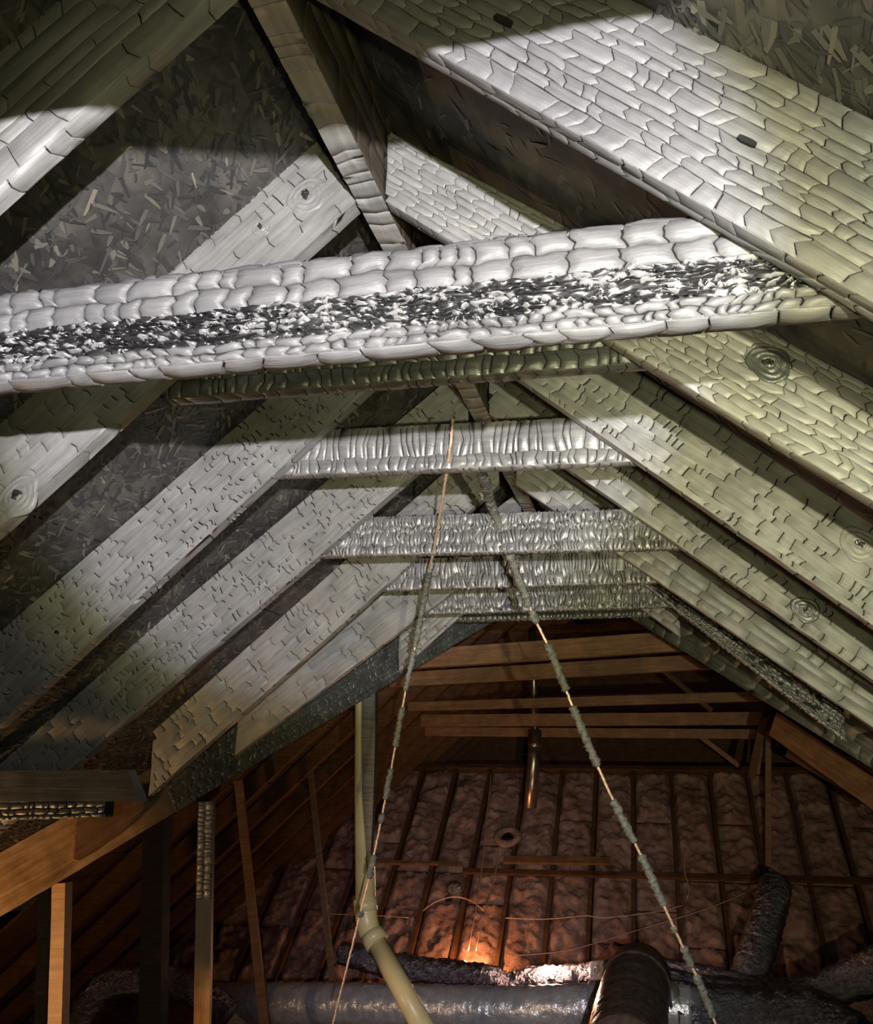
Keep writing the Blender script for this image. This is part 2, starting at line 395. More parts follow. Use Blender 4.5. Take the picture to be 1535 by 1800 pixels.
# --- back wall: sloping vaulted-ceiling frame stuffed with glass wool, far beyond the wing
YW, PW = 11.4, math.radians(38.5)          # top edge distance, slope
def wall_pt(x, s, off=0.):                 # s runs down the slope from the top edge; off is out of the wall towards the room
    return Vector((x, YW - s*math.cos(PW) - off*math.sin(PW), .005 - s*math.sin(PW) + off*math.cos(PW)))
wb = empty('wall_back'); tag(wb, 'sloping insulated wall of studs and pink-brown glass wool behind the ducts', kind='structure')
SW = .406; X0 = at(1179, 1352, YW).x
wl = [X0+SW*i for i in range(-16, 8)]
LS = 3.05
stud_mesh = None
for i, x in enumerate(wl):
    if stud_mesh is None:
        mb = MB(); P = []
        n = 6
        for j in range(n+1):
            s = LS*j/n
            for (dx, of) in ((-.019, -.1), (.019, -.1), (.019, .014), (-.019, .014)): P.append(tuple(wall_pt(dx, s, of)))
        F = [(4*j+k, 4*j+(k+1) % 4, 4*j+4+(k+1) % 4, 4*j+4+k) for j in range(n) for k in range(4)] + [(3, 2, 1, 0), (4*n, 4*n+1, 4*n+2, 4*n+3)]
        mb.add(P, F); so = mb.build('stud', 'dim', wb, smooth=False); stud_mesh = so.data
    else:
        so = bpy.data.objects.new('stud', stud_mesh); COL.objects.link(so); so.parent = wb
    so.location.x = x + random.uniform(-.015, .015)
def fbm(x, y, s):
    v = 0; a = 1
    for k in range(5):
        v += a*math.sin(x*2.1*1.9**k+s*1.7+k*2.3+1.3*math.sin(y*1.7*1.8**k+s+k))*math.cos(y*2.3*1.9**k+s*.7+k*1.1); a *= .6
    return v
for i in range(len(wl)-1):
    x = (wl[i]+wl[i+1])/2; hw = SW/2-.021
    cuts = [0]; 
    while cuts[-1] < LS-.5: cuts.append(min(LS, cuts[-1]+random.choice((.8, 1.2, 1.6, 2.4))))
    cuts[-1] = LS
    for j in range(len(cuts)-1):
        s0, s1 = cuts[j]+.008, cuts[j+1]-.008; sd = random.uniform(0, 50); base = random.uniform(-.03, .012)
        nu, nv = 16, max(8, int((s1-s0)/.026)); V = []
        for b_ in range(nv+1):
            for a_ in range(nu+1):
                p, q = a_/nu, b_/nv
                ed = min(1, min(p, 1-p)*8, min(q, 1-q)*nv/1.5)
                h = base + .05*mnoise.fractal(Vector((p*1.6+sd, q*(s1-s0)*4, sd)), .9, 2.1, 6) + .03*mnoise.fractal(Vector((p*6+sd, q*(s1-s0)*15, sd*2)), .8, 2.2, 4)
                h = h*ed - .05*(1-ed)
                V.append(tuple(wall_pt(x-hw+2*hw*p, s0+(s1-s0)*q, h)))
        F = [(b_*(nu+1)+a_, (b_+1)*(nu+1)+a_, (b_+1)*(nu+1)+a_+1, b_*(nu+1)+a_+1) for b_ in range(nv) for a_ in range(nu)]
        mb = MB(); mb.add(V, F); mb.build('wool_batt', 'wool', wb)
mb = MB(); xs = (wl[0], wl[-1])
mb.add(*hexa([tuple(wall_pt(*q)) for q in ((xs[0], 0, -.12), (xs[1], 0, -.12), (xs[1], LS, -.12), (xs[0], LS, -.12), (xs[0], 0, -.1), (xs[1], 0, -.1), (xs[1], LS, -.1), (xs[0], LS, -.1))]))
mb.build('backing_board', 'dim', wb, smooth=False)
def wall_rail(x0, x1, s0, s1, o0, o1, mat='dim', nm='rail', ds=0.):
    mb = MB()
    mb.add(*hexa([tuple(wall_pt(*q)) for q in ((x0, s0, o0), (x1, s0+ds, o0), (x1, s1+ds, o0), (x0, s1, o0), (x0, s0, o1), (x1, s0+ds, o1), (x1, s1+ds, o1), (x0, s1, o1))]))
    return mb.build(nm, mat, wb, smooth=False)
wall_rail(wl[0], wl[-1], -.05, .015, -.1, .03, 'dim', 'top_plate')
def s_at(x, y):              # slope coordinate on the wall for a photo pixel
    d = ray(x, y); c, s_ = math.cos(PW), math.sin(PW)
    # plane normal is (0, -s, c)
    k = (-s_*YW + c*.005)/(-s_*d.y + c*d.z); P = d*k
    return P.x, (YW-P.y)/c
xa, sa = s_at(655, 1518); xb, sb = s_at(812, 1521); wall_rail(xa, xb, sa, sa+.035, .02, .05, 'wood', ds=sb-sa)
xa, sa = s_at(815, 1532); xb, sb = s_at(1535, 1550); wall_rail(xa, xb, sa, sa+.06, .02, .05, 'dim', ds=sb-sa)
xa, sa = s_at(888, 1512); xb, sb = s_at(1075, 1514); wall_rail(xa, xb, sa, sa+.09, .03, .06, 'wood', 'nailer', ds=sb-sa)

# --- floor, side and far walls of the unburnt attic
fl = MB(); box(fl, (-9, -2, -2.06), (6, 14, -2.0)); tag(fl.build('floor', 'dust_floor', smooth=False), 'dark dusty attic floor under the ducts', kind='structure')
wf = empty('wall_far'); tag(wf, 'dark brown planked gable far behind the wool wall', kind='structure')
for i in range(22):
    z = -2+.245*i; mb = MB(); box(mb, (-9, 13.2+random.uniform(0, .008), z), (6, 13.24, z+.238)); mb.build('plank', 'dim', wf, smooth=False)
wleft = empty('wall_left'); tag(wleft, 'brown planked roof slope left of the ducts, beyond the charred valley beam', kind='structure')
LW0, LW1 = Vector((-5.1, 0, -2.0)), Vector((-1.0, 0, 1.75))
dl = (LW1-LW0); ln = dl.length; dn = dl/ln; nn = Vector((-dn.z, 0, dn.x))
npl = 26
for i in range(npl):
    A = LW0+dn*(ln*i/npl); B = LW0+dn*(ln*(i+1)/npl-.008); o = nn*random.uniform(0, .006)
    mb = MB(); ys = (5.6, 13.1)
    mb.add(*hexa([tuple(q) for q in (A+o+Vector((0, ys[0], 0)), B+o+Vector((0, ys[0], 0)), B+o+Vector((0, ys[1], 0)), A+o+Vector((0, ys[1], 0)), A+o+nn*.02+Vector((0, ys[0], 0)), B+o+nn*.02+Vector((0, ys[0], 0)), B+o+nn*.02+Vector((0, ys[1], 0)), A+o+nn*.02+Vector((0, ys[1], 0)))]))
    mb.build('plank', 'dim', wleft, smooth=False)
rb = None
for i in range(11):
    if rb is None:
        mb = MB(); q = nn*-.12
        mb.add(*hexa([tuple(v_) for v_ in (LW0+q, LW1+q, LW1+q+Vector((0, .04, 0)), LW0+q+Vector((0, .04, 0)), LW0, LW1, LW1+Vector((0, .04, 0)), LW0+Vector((0, .04, 0)))]))
        o = mb.build('slope_rafter', 'dim', wleft, smooth=False); rb = o.data  # darker wood puts the dimness of this slope into the colour
    else:
        o = bpy.data.objects.new('slope_rafter', rb); COL.objects.link(o); o.parent = wleft
    o.location.y = 6.2+.66*i

# ================================================================ TIMBERS OF THE BURNT WING
# --- ridge board
rd = empty('ridge_board'); tag(rd, 'charred ridge board running along the peak between the rafters', 'ridge board')
rd.matrix_world = frame(Vector((RIDR, -1.2, 1.12)), Vector((0, 1, 0)), Vector((0, 0, 1)))
mb = MB(); prism(mb, 6.7, .21, .21, RIDR-RIDL, 0, 0, 60, .002, 3, .002); mb.build('timber', 'core', rd, smooth=False)
cells = char_cells(6.7, lambda u, v, h: (u, -h, v), .11, .05, .0016, .0004, .0015, .005, 5, W=.21); put_cells(cells, rd, 'scorched', 0)
cells = char_cells(6.7, lambda u, v, h: (u, v, -h), .05, RIDR-RIDL, .0016, .0, .002, .005, 6, W=RIDR-RIDL)
cells = [(V, [tuple(reversed(f)) for f in F], a, b) for V, F, a, b in cells]
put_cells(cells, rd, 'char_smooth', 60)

SM = (.055, .026, .0016, .0004, .0012)             # lightly checked timber: cross-grain cracks only
BIG = (.040, .019, .0015, .0013, .0014, (('warp', .9), ('wv_', .35), ('hvar', .2)))            # plates like on the near right rafter
GL = 'charred rafters on the left slope'; GR = 'charred rafters on the right slope'
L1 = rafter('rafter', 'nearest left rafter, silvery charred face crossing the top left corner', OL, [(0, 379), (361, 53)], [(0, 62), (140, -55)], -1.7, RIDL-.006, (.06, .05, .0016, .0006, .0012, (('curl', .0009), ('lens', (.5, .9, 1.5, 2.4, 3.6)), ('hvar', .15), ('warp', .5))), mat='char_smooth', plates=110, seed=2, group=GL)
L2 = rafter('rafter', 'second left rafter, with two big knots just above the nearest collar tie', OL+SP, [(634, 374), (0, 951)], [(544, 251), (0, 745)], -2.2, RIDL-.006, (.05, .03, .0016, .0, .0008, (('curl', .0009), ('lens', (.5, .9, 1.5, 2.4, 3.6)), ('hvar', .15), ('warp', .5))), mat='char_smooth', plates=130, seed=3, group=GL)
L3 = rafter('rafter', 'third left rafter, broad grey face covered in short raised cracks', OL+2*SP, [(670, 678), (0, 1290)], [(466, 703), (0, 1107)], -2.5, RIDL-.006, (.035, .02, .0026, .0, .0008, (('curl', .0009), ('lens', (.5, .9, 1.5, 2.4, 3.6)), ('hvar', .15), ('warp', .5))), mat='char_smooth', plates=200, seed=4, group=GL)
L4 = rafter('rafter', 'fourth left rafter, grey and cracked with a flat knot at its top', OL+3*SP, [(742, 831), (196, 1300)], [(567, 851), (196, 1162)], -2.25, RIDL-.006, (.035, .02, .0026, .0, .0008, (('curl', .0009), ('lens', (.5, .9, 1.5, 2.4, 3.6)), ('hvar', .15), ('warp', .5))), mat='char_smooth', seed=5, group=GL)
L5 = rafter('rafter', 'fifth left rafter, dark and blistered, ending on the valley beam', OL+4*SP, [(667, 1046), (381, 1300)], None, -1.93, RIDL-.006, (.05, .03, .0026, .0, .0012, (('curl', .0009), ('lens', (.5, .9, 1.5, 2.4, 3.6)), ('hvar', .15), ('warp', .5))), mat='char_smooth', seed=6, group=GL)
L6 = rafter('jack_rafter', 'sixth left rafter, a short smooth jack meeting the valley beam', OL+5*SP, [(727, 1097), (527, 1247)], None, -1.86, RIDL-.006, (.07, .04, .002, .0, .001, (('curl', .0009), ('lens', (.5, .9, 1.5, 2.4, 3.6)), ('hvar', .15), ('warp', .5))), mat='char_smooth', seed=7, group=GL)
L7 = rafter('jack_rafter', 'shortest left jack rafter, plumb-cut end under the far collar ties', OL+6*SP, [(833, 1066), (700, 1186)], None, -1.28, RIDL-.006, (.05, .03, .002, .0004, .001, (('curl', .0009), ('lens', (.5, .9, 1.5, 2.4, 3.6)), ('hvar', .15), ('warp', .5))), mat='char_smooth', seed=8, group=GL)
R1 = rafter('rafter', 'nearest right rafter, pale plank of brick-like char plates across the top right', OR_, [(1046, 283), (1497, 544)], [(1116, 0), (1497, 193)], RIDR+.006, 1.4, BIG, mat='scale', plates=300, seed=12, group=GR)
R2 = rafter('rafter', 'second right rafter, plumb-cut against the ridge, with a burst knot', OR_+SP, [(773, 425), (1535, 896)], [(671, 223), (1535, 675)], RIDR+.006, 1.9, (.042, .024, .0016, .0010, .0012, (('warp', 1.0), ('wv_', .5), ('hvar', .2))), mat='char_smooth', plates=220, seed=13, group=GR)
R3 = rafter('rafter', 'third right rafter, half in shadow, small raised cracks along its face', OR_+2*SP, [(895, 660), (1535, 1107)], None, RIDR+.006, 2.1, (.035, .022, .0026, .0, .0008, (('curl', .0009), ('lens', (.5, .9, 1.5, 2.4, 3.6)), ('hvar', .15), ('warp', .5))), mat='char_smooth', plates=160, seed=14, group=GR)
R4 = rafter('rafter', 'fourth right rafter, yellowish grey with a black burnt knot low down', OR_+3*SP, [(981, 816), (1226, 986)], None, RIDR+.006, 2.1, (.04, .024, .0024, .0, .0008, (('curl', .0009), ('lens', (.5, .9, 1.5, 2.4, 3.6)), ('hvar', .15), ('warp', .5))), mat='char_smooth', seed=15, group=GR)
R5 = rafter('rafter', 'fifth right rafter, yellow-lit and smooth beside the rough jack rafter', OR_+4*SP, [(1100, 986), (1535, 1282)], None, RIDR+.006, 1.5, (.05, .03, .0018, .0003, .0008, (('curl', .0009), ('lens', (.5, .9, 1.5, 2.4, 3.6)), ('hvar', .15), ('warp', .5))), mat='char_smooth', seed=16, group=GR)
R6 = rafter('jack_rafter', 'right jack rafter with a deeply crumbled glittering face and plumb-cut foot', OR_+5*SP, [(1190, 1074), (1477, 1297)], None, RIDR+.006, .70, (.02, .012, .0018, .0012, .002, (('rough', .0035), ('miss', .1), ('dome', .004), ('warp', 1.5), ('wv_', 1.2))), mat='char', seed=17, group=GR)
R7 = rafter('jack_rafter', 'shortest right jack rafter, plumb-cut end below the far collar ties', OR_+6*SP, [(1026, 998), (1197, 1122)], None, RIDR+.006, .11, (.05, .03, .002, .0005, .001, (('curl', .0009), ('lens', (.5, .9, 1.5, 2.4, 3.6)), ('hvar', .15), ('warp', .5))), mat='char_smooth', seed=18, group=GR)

# knots, placed on the faces of their rafters
def knot_at(root, x, y, r, mat='char_smooth', el=1.25, black=True):
    mi = root.matrix_world.inverted(); P = mi @ Vector((0, 0, 0)); D = mi @ ray(x, y) - P
    k = -P.y/D.y; Q = P+D*k
    knot_part(root, Q.x, Q.z, r, mat, -.003, el, black)
knot_at(L2, 540, 345, .042, el=1.1); knot_at(L2, 461, 402, .02, el=1.1); knot_at(L2, 33, 872, .042); knot_at(L3, 104, 1112, .02)
knot_at(L4, 690, 846, .03, el=2.2, black=False)
knot_at(R2, 1352, 640, .034, 'char_dark'); knot_at(R3, 1512, 958, .04); knot_at(R4, 1416, 1072, .036, 'char_dark')
# two dark open slots burnt into the nearest right rafter
def slot_at(root, x, y, l, wd):
    mi = root.matrix_world.inverted(); P = mi @ Vector((0, 0, 0)); D = mi @ ray(x, y) - P; Q = P+D*(-P.y/D.y)
    mb = MB(); V = []
    for (a, c) in ((-1, -.7), (-.5, -1), (.6, -.8), (1, -.5), (.95, .8), (.3, 1), (-.6, .8), (-1, .6)): V.append((Q.x+a*l, -.0065, Q.z+c*wd))
    V += [(v_[0], .002, v_[2]) for v_ in V]
    mb.add(V, [tuple(range(8))]+[(i, i+8, (i+1) % 8+8, (i+1) % 8) for i in range(8)]); mb.build('burnt_slot', 'core', root, smooth=False)
slot_at(R1, 886, 40, .014, .005); slot_at(R1, 1313, 252, .012, .004)

# --- valley beams
def vbeam(name, label, pa, pb, ext, h, t, char, mat, core, seed, up=(0, 0, 1), **kw):
    A, B = Vector(pa), Vector(pb); d = (B-A).normalized(); A = A-d*ext[0]; B = B+d*ext[1]
    return timber(name, label, A, B, Vector(up), h, h, char, t, mat, core, cat='valley beam', seed=seed, **kw)
VL = vbeam('valley_rafter', 'left valley beam, charred at its top and bare orange wood low at the left edge', (-2.521, 3.45, -.581), (-.92, 5.31, .79), (.9, .5), .25, .045, None, 'burn_beam', 'core', 21)
cells = char_cells(4.2, lambda u, v, h: (u, -h, v), .035, .024, .0018, .001, .0012, .004, 77, W=.215, u_from=1.7, miss=.12, rough=.0006, warp=1.3, wv_=.8); put_cells(cells, VL, 'char_dark', 0)
VR = vbeam('valley_rafter', 'right valley beam, dark sooty face below the crumbled jack rafter', (-.206, 5.38, .866), (.868, 4.511, .017), (.5, .9), .24, .045, (.12, .06, .0012, .0004, .0015), 'char_dark', 'core', 22)
# sawn-off tail of another rafter nailed to the left valley beam
def on_face(root, x, y):
    mi = root.matrix_world.inverted(); P = mi @ Vector((0, 0, 0)); D = mi @ ray(x, y) - P; return P+D*(-P.y/D.y)
mb = MB(); V = [on_face(VL, *q) for q in ((131, 1435), (126, 1509), (136, 1512), (168, 1494), (207, 1464), (247, 1424), (250, 1400), (190, 1400))]
n = len(V); P = [(v_.x, -.03, v_.z) for v_ in V] + [(v_.x, .004, v_.z) for v_ in V]
mb.add(P, [tuple(range(n)), tuple(range(2*n-1, n-1, -1))]+[(i, i+n, (i+1) % n+n, (i+1) % n) for i in range(n)])
gs = mb.build('rafter_tail', 'wood', None, smooth=False); gs.matrix_world = VL.matrix_world.copy()
tag(gs, 'brown pointed rafter tail nailed on the bare left valley beam', 'rafter tail')

# --- collar ties
GT = 'charred collar ties'
def tie(label, Y, xa, xb, za, zb, h, char, mat, seed, cut=(0, 0), plates=0, top=True, t=T, core='core', name='collar_tie'):
    r = timber(name, label, Vector((xa, Y, za)), Vector((xb, Y, zb)), Vector((0, 0, 1)), h, h, char, t, mat, core, plates, None, 'collar tie', True, seed, group=GT if char else 'bare brown ties', cut=cut)
    if top and char:
        L = xb-xa; c = char[0] if isinstance(char, list) else char
        cells = char_cells(L, lambda u, v, hh: (u, v, h+hh), c[0], t*.6, c[2], c[3], c[4], .005, seed*41, W=t, **{k: v for k, v in (dict(c[5]) if len(c) > 5 else {}).items() if k in ('dome', 'rough')}); put_cells(cells, r, mat, 0)
    return r
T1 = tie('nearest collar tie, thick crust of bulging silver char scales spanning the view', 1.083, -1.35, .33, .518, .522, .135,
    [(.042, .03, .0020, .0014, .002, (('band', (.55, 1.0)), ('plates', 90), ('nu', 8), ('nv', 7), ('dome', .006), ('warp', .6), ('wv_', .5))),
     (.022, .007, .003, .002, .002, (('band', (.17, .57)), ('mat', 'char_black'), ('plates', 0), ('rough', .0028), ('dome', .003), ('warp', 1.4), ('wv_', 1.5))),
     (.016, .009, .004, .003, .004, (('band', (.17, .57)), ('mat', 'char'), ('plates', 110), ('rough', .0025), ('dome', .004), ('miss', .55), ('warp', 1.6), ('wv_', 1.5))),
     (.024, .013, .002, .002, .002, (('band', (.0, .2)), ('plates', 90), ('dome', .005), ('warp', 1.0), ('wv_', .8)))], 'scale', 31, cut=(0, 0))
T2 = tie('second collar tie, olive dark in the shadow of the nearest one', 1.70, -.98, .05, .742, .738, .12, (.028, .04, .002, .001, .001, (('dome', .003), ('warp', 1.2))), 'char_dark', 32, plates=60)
T3 = tie('third collar tie, dark upper half and bright rippled lower half', 2.305, -1.1, .03, .762, .738, .122, (.021, .055, .0018, .0005, .001, (('rough', .0007), ('dome', .0025), ('warp', 1.3), ('hvar', .5))), 'char', 33, plates=80)
T4 = tie('fourth collar tie, tallest of the far ones, glittering with crinkled char', 2.915, -1.15, .14, .674, .652, .125, (.0135, .03, .0016, .0004, .001, (('rough', .0018), ('dome', .0035), ('warp', 1.7), ('wv_', 1.2), ('hvar', .8))), 'char', 34)
T5 = tie('fifth collar tie, crinkled char, square left end beside the fifth rafter', 3.525, -1.235, .26, .668, .665, .118, (.016, .05, .0018, .0004, .001, (('rough', .0016), ('dome', .0035), ('warp', 1.8), ('wv_', 1.2), ('hvar', .8))), 'char', 35)
T6 = tie('sixth collar tie, lowest crinkled bar of the far stack', 4.135, -1.15, .24, .668, .676, .105, (.0145, .04, .0018, .0004, .001, (('rough', .0016), ('dome', .0035), ('warp', 1.8), ('wv_', 1.2), ('hvar', .8))), 'char', 36)
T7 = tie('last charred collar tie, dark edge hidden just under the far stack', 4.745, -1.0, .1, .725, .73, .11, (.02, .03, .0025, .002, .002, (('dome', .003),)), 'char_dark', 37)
T0 = tie('collar tie overhead in front of the first rafter pair', .43, -1.6, .6, .62, .62, .135, (.05, .04, .002, .002, .004), 'char', 38)

# --- short blackened boards at the left edge, below the rafter feet
a0, a1 = at(-160, 1408, 2.72), at(247, 1409, 2.72)
tag(timber('ceiling_joist', 'sooty dark joist end poking in at the left edge under the rafters', a0, a1, Vector((0, 0, 1)), .092, .092, None, .045, 'char_dark', 'core', 0, None, 'joist', True, 41, cut=(0, -.55)), 'sooty dark joist end poking in at the left edge under the rafters')
a0, a1 = at(-160, 1446, 2.78), at(185, 1436, 2.78)
timber('ceiling_joist', 'crumbly blackened strip tucked under the sooty joist at the left edge', a0, a1, Vector((0, 0, 1)), .055, .05, (.03, .02, .003, .002, .003), .05, 'char_dark', 'core', 0, None, 'joist', True, 42)
# --- bare brown ties beyond the valleys
GB = 'bare brown ties'
def btie(label, Y, pl, pr, thick_px, seed, mat='wood', t=.09):
    A, B = at(*pl, Y), at(*pr, Y); B.z = B.z
    h = thick_px/FPX*Y*1.03; A.x = max(A.x, LW0.x+(A.z+h-LW0.z)*dn.x/dn.z+.03)
    r = timber('collar_tie', label, A, B, Vector((0, 0, 1)), h, h, None, t, mat, 'core', cat='collar tie', seed=seed, group=GB)
    return r
btie('first bare brown tie beyond the burnt wing, stained and knotty', 6.4, (640, 1180), (1210, 1142), 32, 51)
btie('second bare brown tie, dim, just under the first', 7.4, (640, 1208), (1300, 1172), 24, 52)
btie('third bare brown tie, pinkish narrow bar lit from below', 8.6, (600, 1250), (1340, 1232), 15, 53)
btie('fourth bare brown tie, broad dull bar between two narrow ones', 9.4, (600, 1277), (1340, 1274), 20, 54)
btie('lowest bare brown tie, pink lit bar above the wool wall', 10.0, (600, 1293), (1336, 1299), 15, 55)
btie('dark brown purlin high behind the last charred tie', 9.9, (860, 1118), (1180, 1100), 12, 56, 'dim')
# brown struts and rafters to the right
def stick(name, label, cat, p0, p1, wd, t, mat, seed, up=None, group=None, char=None):
    A, B = p0, p1
    up = Vector(up) if up else Vector((0, 0, 1))
    if abs((B-A).normalized().dot(up)) > .9: up = Vector((1, 0, 0))
    return timber(name, label, A, B, up, wd, wd, char, t, mat, 'core', cat=cat, seed=seed, group=group)
stick('strut', 'brown diagonal strut crossing behind the second bare tie', 'strut', at(1120, 1145, 8.695), at(1250, 1252, 8.695), .05, .09, 'dim', 61)
stick('strut', 'thin brown diagonal strut below the lowest bare tie at right', 'strut', at(1226, 1296, 10.6), at(1298, 1350, 10.6), .06, .04, 'wood', 62)
stick('rafter', 'bare brown rafter running under the right valley beam to the right edge', 'rafter', at(1352, 1292, 7.0), at(1600, 1470, 6.2), .2, .04, 'wood', 63)
stick('rafter', 'broad brown plank behind the right post, fanning to the right edge', 'rafter', at(1380, 1330, 8.2), at(1640, 1480, 7.6), .28, .03, 'dim', 64)

# --- posts
def post(name, label, x_top, y_top, x_bot, y_bot, Y, wpx, dpt, mat, rot=0., cat='post', Yb=None, zb=-2.0, char=None, group=None):
    A = at(x_top, y_top, Y); B = at(x_bot, y_bot, Yb or Y)
    d = (B-A); B = A + d*((zb-A.z)/d.z)
    wd = wpx/FPX*Y
    zax = (A-B).normalized(); xax = Vector((math.cos(rot), math.sin(rot), 0)); xax = (xax-zax*xax.dot(zax)).normalized(); yax = zax.cross(xax)
    mw = Matrix(((xax.x, yax.x, zax.x, B.x), (xax.y, yax.y, zax.y, B.y), (xax.z, yax.z, zax.z, B.z), (0, 0, 0, 1)))
    r = empty(name, mw); tag(r, label, cat, group); H = (A-B).length
    mb = MB(); n = 14; V = []
    for i in range(n+1):
        z = H*i/n
        for (a, b_) in ((-.5, 0), (.5, 0), (.5, 1), (-.5, 1)): V.append((a*wd+random.uniform(-.001, .001), b_*dpt+random.uniform(-.001, .001), z))
    F = [(4*i+k, 4*i+(k+1) % 4, 4*i+4+(k+1) % 4, 4*i+4+k) for i in range(n) for k in range(4)] + [(3, 2, 1, 0), (4*n, 4*n+1, 4*n+2, 4*n+3)]
    mb.add(V, F); mb.build('timber', mat, r, smooth=False)
    if char:
        c0, cl = char
        cells = char_cells(H, lambda u, v, h: ((v-.5)*wd, -h, u), .02, .45, .004, .03, .004, .003, 83, W=1.0, u_from=H-c0, rough=.0012)
        cells = [(V_, [tuple(reversed(f)) for f in F_], a, b_) for V_, F_, a, b_ in cells]
        put_cells(cells, r, cl, 60, name='char_plate')
    return r
GP = 'posts under the left valley beam'
post('post', 'post with a charred glittering top and bare lower half under the left valley beam', 362, 1409, 354, 1800, 4.02, 27, .09, 'burn_post', .35, char=(.40, 'char'), group=GP)
post('post', 'bare brown post left of the charred-topped one', 103, 1553, 96, 1800, 3.66, 26, .06, 'pine', .1, group=GP)
post('stud', 'leaning brown stud in the dark, right of the charred-topped post', 418, 1372, 455, 1720, 6.3, 15, .04, 'wood', .2, cat='stud', group='leaning studs')
post('stud', 'thinner leaning brown stud farther back, left of the cream pipe', 545, 1355, 580, 1690, 7.6, 10, .04, 'wood', .2, cat='stud', group='leaning studs')
_x, _s = s_at(1351, 1532); _p = wall_pt(_x, _s, .06)
post('post', 'thin brown post standing in front of the wool wall at right', 1351, 1272, 1351, 1532, _p.y, 9, .05, 'wood', .0, zb=_p.z, group='thin posts at right')
post('post', 'short dark slanting post beside the thin right post', 1344, 1262, 1326, 1345, 9.0, 12, .05, 'dim', .0, zb=-.05, group='thin posts at right')
post('post', 'thin far post just left of the slanting one', 1341, 1285, 1334, 1348, 10.2, 6, .05, 'wood', .0, zb=-.02, group='thin posts at right')
post('post', 'dark wide post lost in shadow under the left valley beam', 270, 1430, 262, 1800, 5.4, 42, .09, 'core', .0, group='dark posts at left')  # near-black colour stands for the shadow around this post
post('post', 'dark narrow post in shadow left of the bare brown one', 76, 1560, 70, 1800, 4.6, 22, .09, 'core', .0, group='dark posts at left')  # shade put into the colour here too, near-black material

# burnt stub hanging in front of the cream pipe, tapering to a point
def taper_strip(name, label, cat, pts, wds, t, mat):
    V = []; 
    for (x, y, Y), wd in zip(pts, wds):
        P = at(x, y, Y); h = wd/2/FPX*Y
        V += [(P.x-h, P.y, P.z), (P.x+h, P.y, P.z), (P.x+h, P.y+t, P.z), (P.x-h, P.y+t, P.z)]
    n = len(pts)-1
    F = [(4*i+k, 4*i+4+k, 4*i+4+(k+1) % 4, 4*i+(k+1) % 4) for i in range(n) for k in range(4)] + [(0, 1, 2, 3), (4*n+3, 4*n+2, 4*n+1, 4*n)]
    mb = MB(); mb.add(V, F); o = mb.build(name, mat, None, smooth=False); return tag(o, label, cat)
taper_strip('burnt_stud', 'sooty stud burnt to a point beside the cream pipe under the valley', 'stud', [(648, 1215, 4.86), (648, 1300, 4.86), (647, 1400, 4.86), (648, 1480, 4.87), (649, 1545, 4.88)], [25, 24, 20, 10, 2], .05, 'char_dark')

# ---------------------------------------------------------------- tubes
def tube(mb, pts, rad, ns=14, wob=None):
    P = [Vector(p) for p in pts]; n = len(P)
    tang = [(P[min(i+1, n-1)]-P[max(i-1, 0)]).normalized() for i in range(n)]
    up = Vector((0, 0, 1)) if abs(tang[0].z) < .9 else Vector((1, 0, 0)); a = tang[0].cross(up).normalized()
    V = []; F = []
    for i in range(n):
        a = (a-tang[i]*a.dot(tang[i])).normalized(); b_ = tang[i].cross(a)
        r = rad[i] if isinstance(rad, (list, tuple)) else rad
        for j in range(ns):
            t = 6.28318*j/ns; rr = r*(wob(i, j) if wob else 1)
            V.append(tuple(P[i]+a*math.cos(t)*rr+b_*math.sin(t)*rr))
    for i in range(n-1):
        for j in range(ns):
            F.append((i*ns+j, i*ns+(j+1) % ns, (i+1)*ns+(j+1) % ns, (i+1)*ns+j))
    F.append(tuple(range(ns-1, -1, -1))); F.append(tuple(range((n-1)*ns, n*ns)))
    mb.add(V, F)
def smooth_path(pts, step):
    P = [Vector(p) for p in pts]; out = []
    for i in range(len(P)-1):
        p0, p1, p2, p3 = P[max(i-1, 0)], P[i], P[i+1], P[min(i+2, len(P)-1)]
        k = max(2, int((p2-p1).length/step))
        for q in range(k):
            t = q/k
            out.append(.5*((2*p1)+(p2-p0)*t+(2*p0-5*p1+4*p2-p3)*t*t+(3*p1-p0-3*p2+p3)*t**3))
    out.append(P[-1]); return out

# --- cream drain pipe
pv = empty('drain_pipe', Matrix.Translation(at(640, 1225, 5.05))); tag(pv, 'cream plastic drain pipe with an elbow, running down past the ducts', 'pipe')
o0 = at(640, 1225, 5.05)
def pvp(x, y, Y): return at(x, y, Y)-o0
mb = MB(); tube(mb, [pvp(641, 1190, 5.05), pvp(641, 1400, 5.05), pvp(643, 1590, 5.05)], .052, 24); mb.build('upper_pipe', 'pvc', pv)
mb = MB(); tube(mb, [pvp(642, 1580, 5.05), pvp(643, 1600, 5.05)], .061, 24); mb.build('hub', 'pvc', pv)
mb = MB(); tube(mb, smooth_path([pvp(643, 1596, 5.05), pvp(645, 1618, 5.05), pvp(651, 1640, 5.04), pvp(663, 1662, 5.02)], .015), .057, 24); mb.build('elbow', 'pvc', pv)
mb = MB(); tube(mb, [pvp(654, 1640, 5.035), pvp(663, 1658, 5.02)], .063, 24); mb.build('hub', 'pvc', pv)
mb = MB(); tube(mb, [pvp(658, 1650, 5.03), pvp(757, 1830, 4.8)], .052, 24); mb.build('lower_pipe', 'pvc', pv)

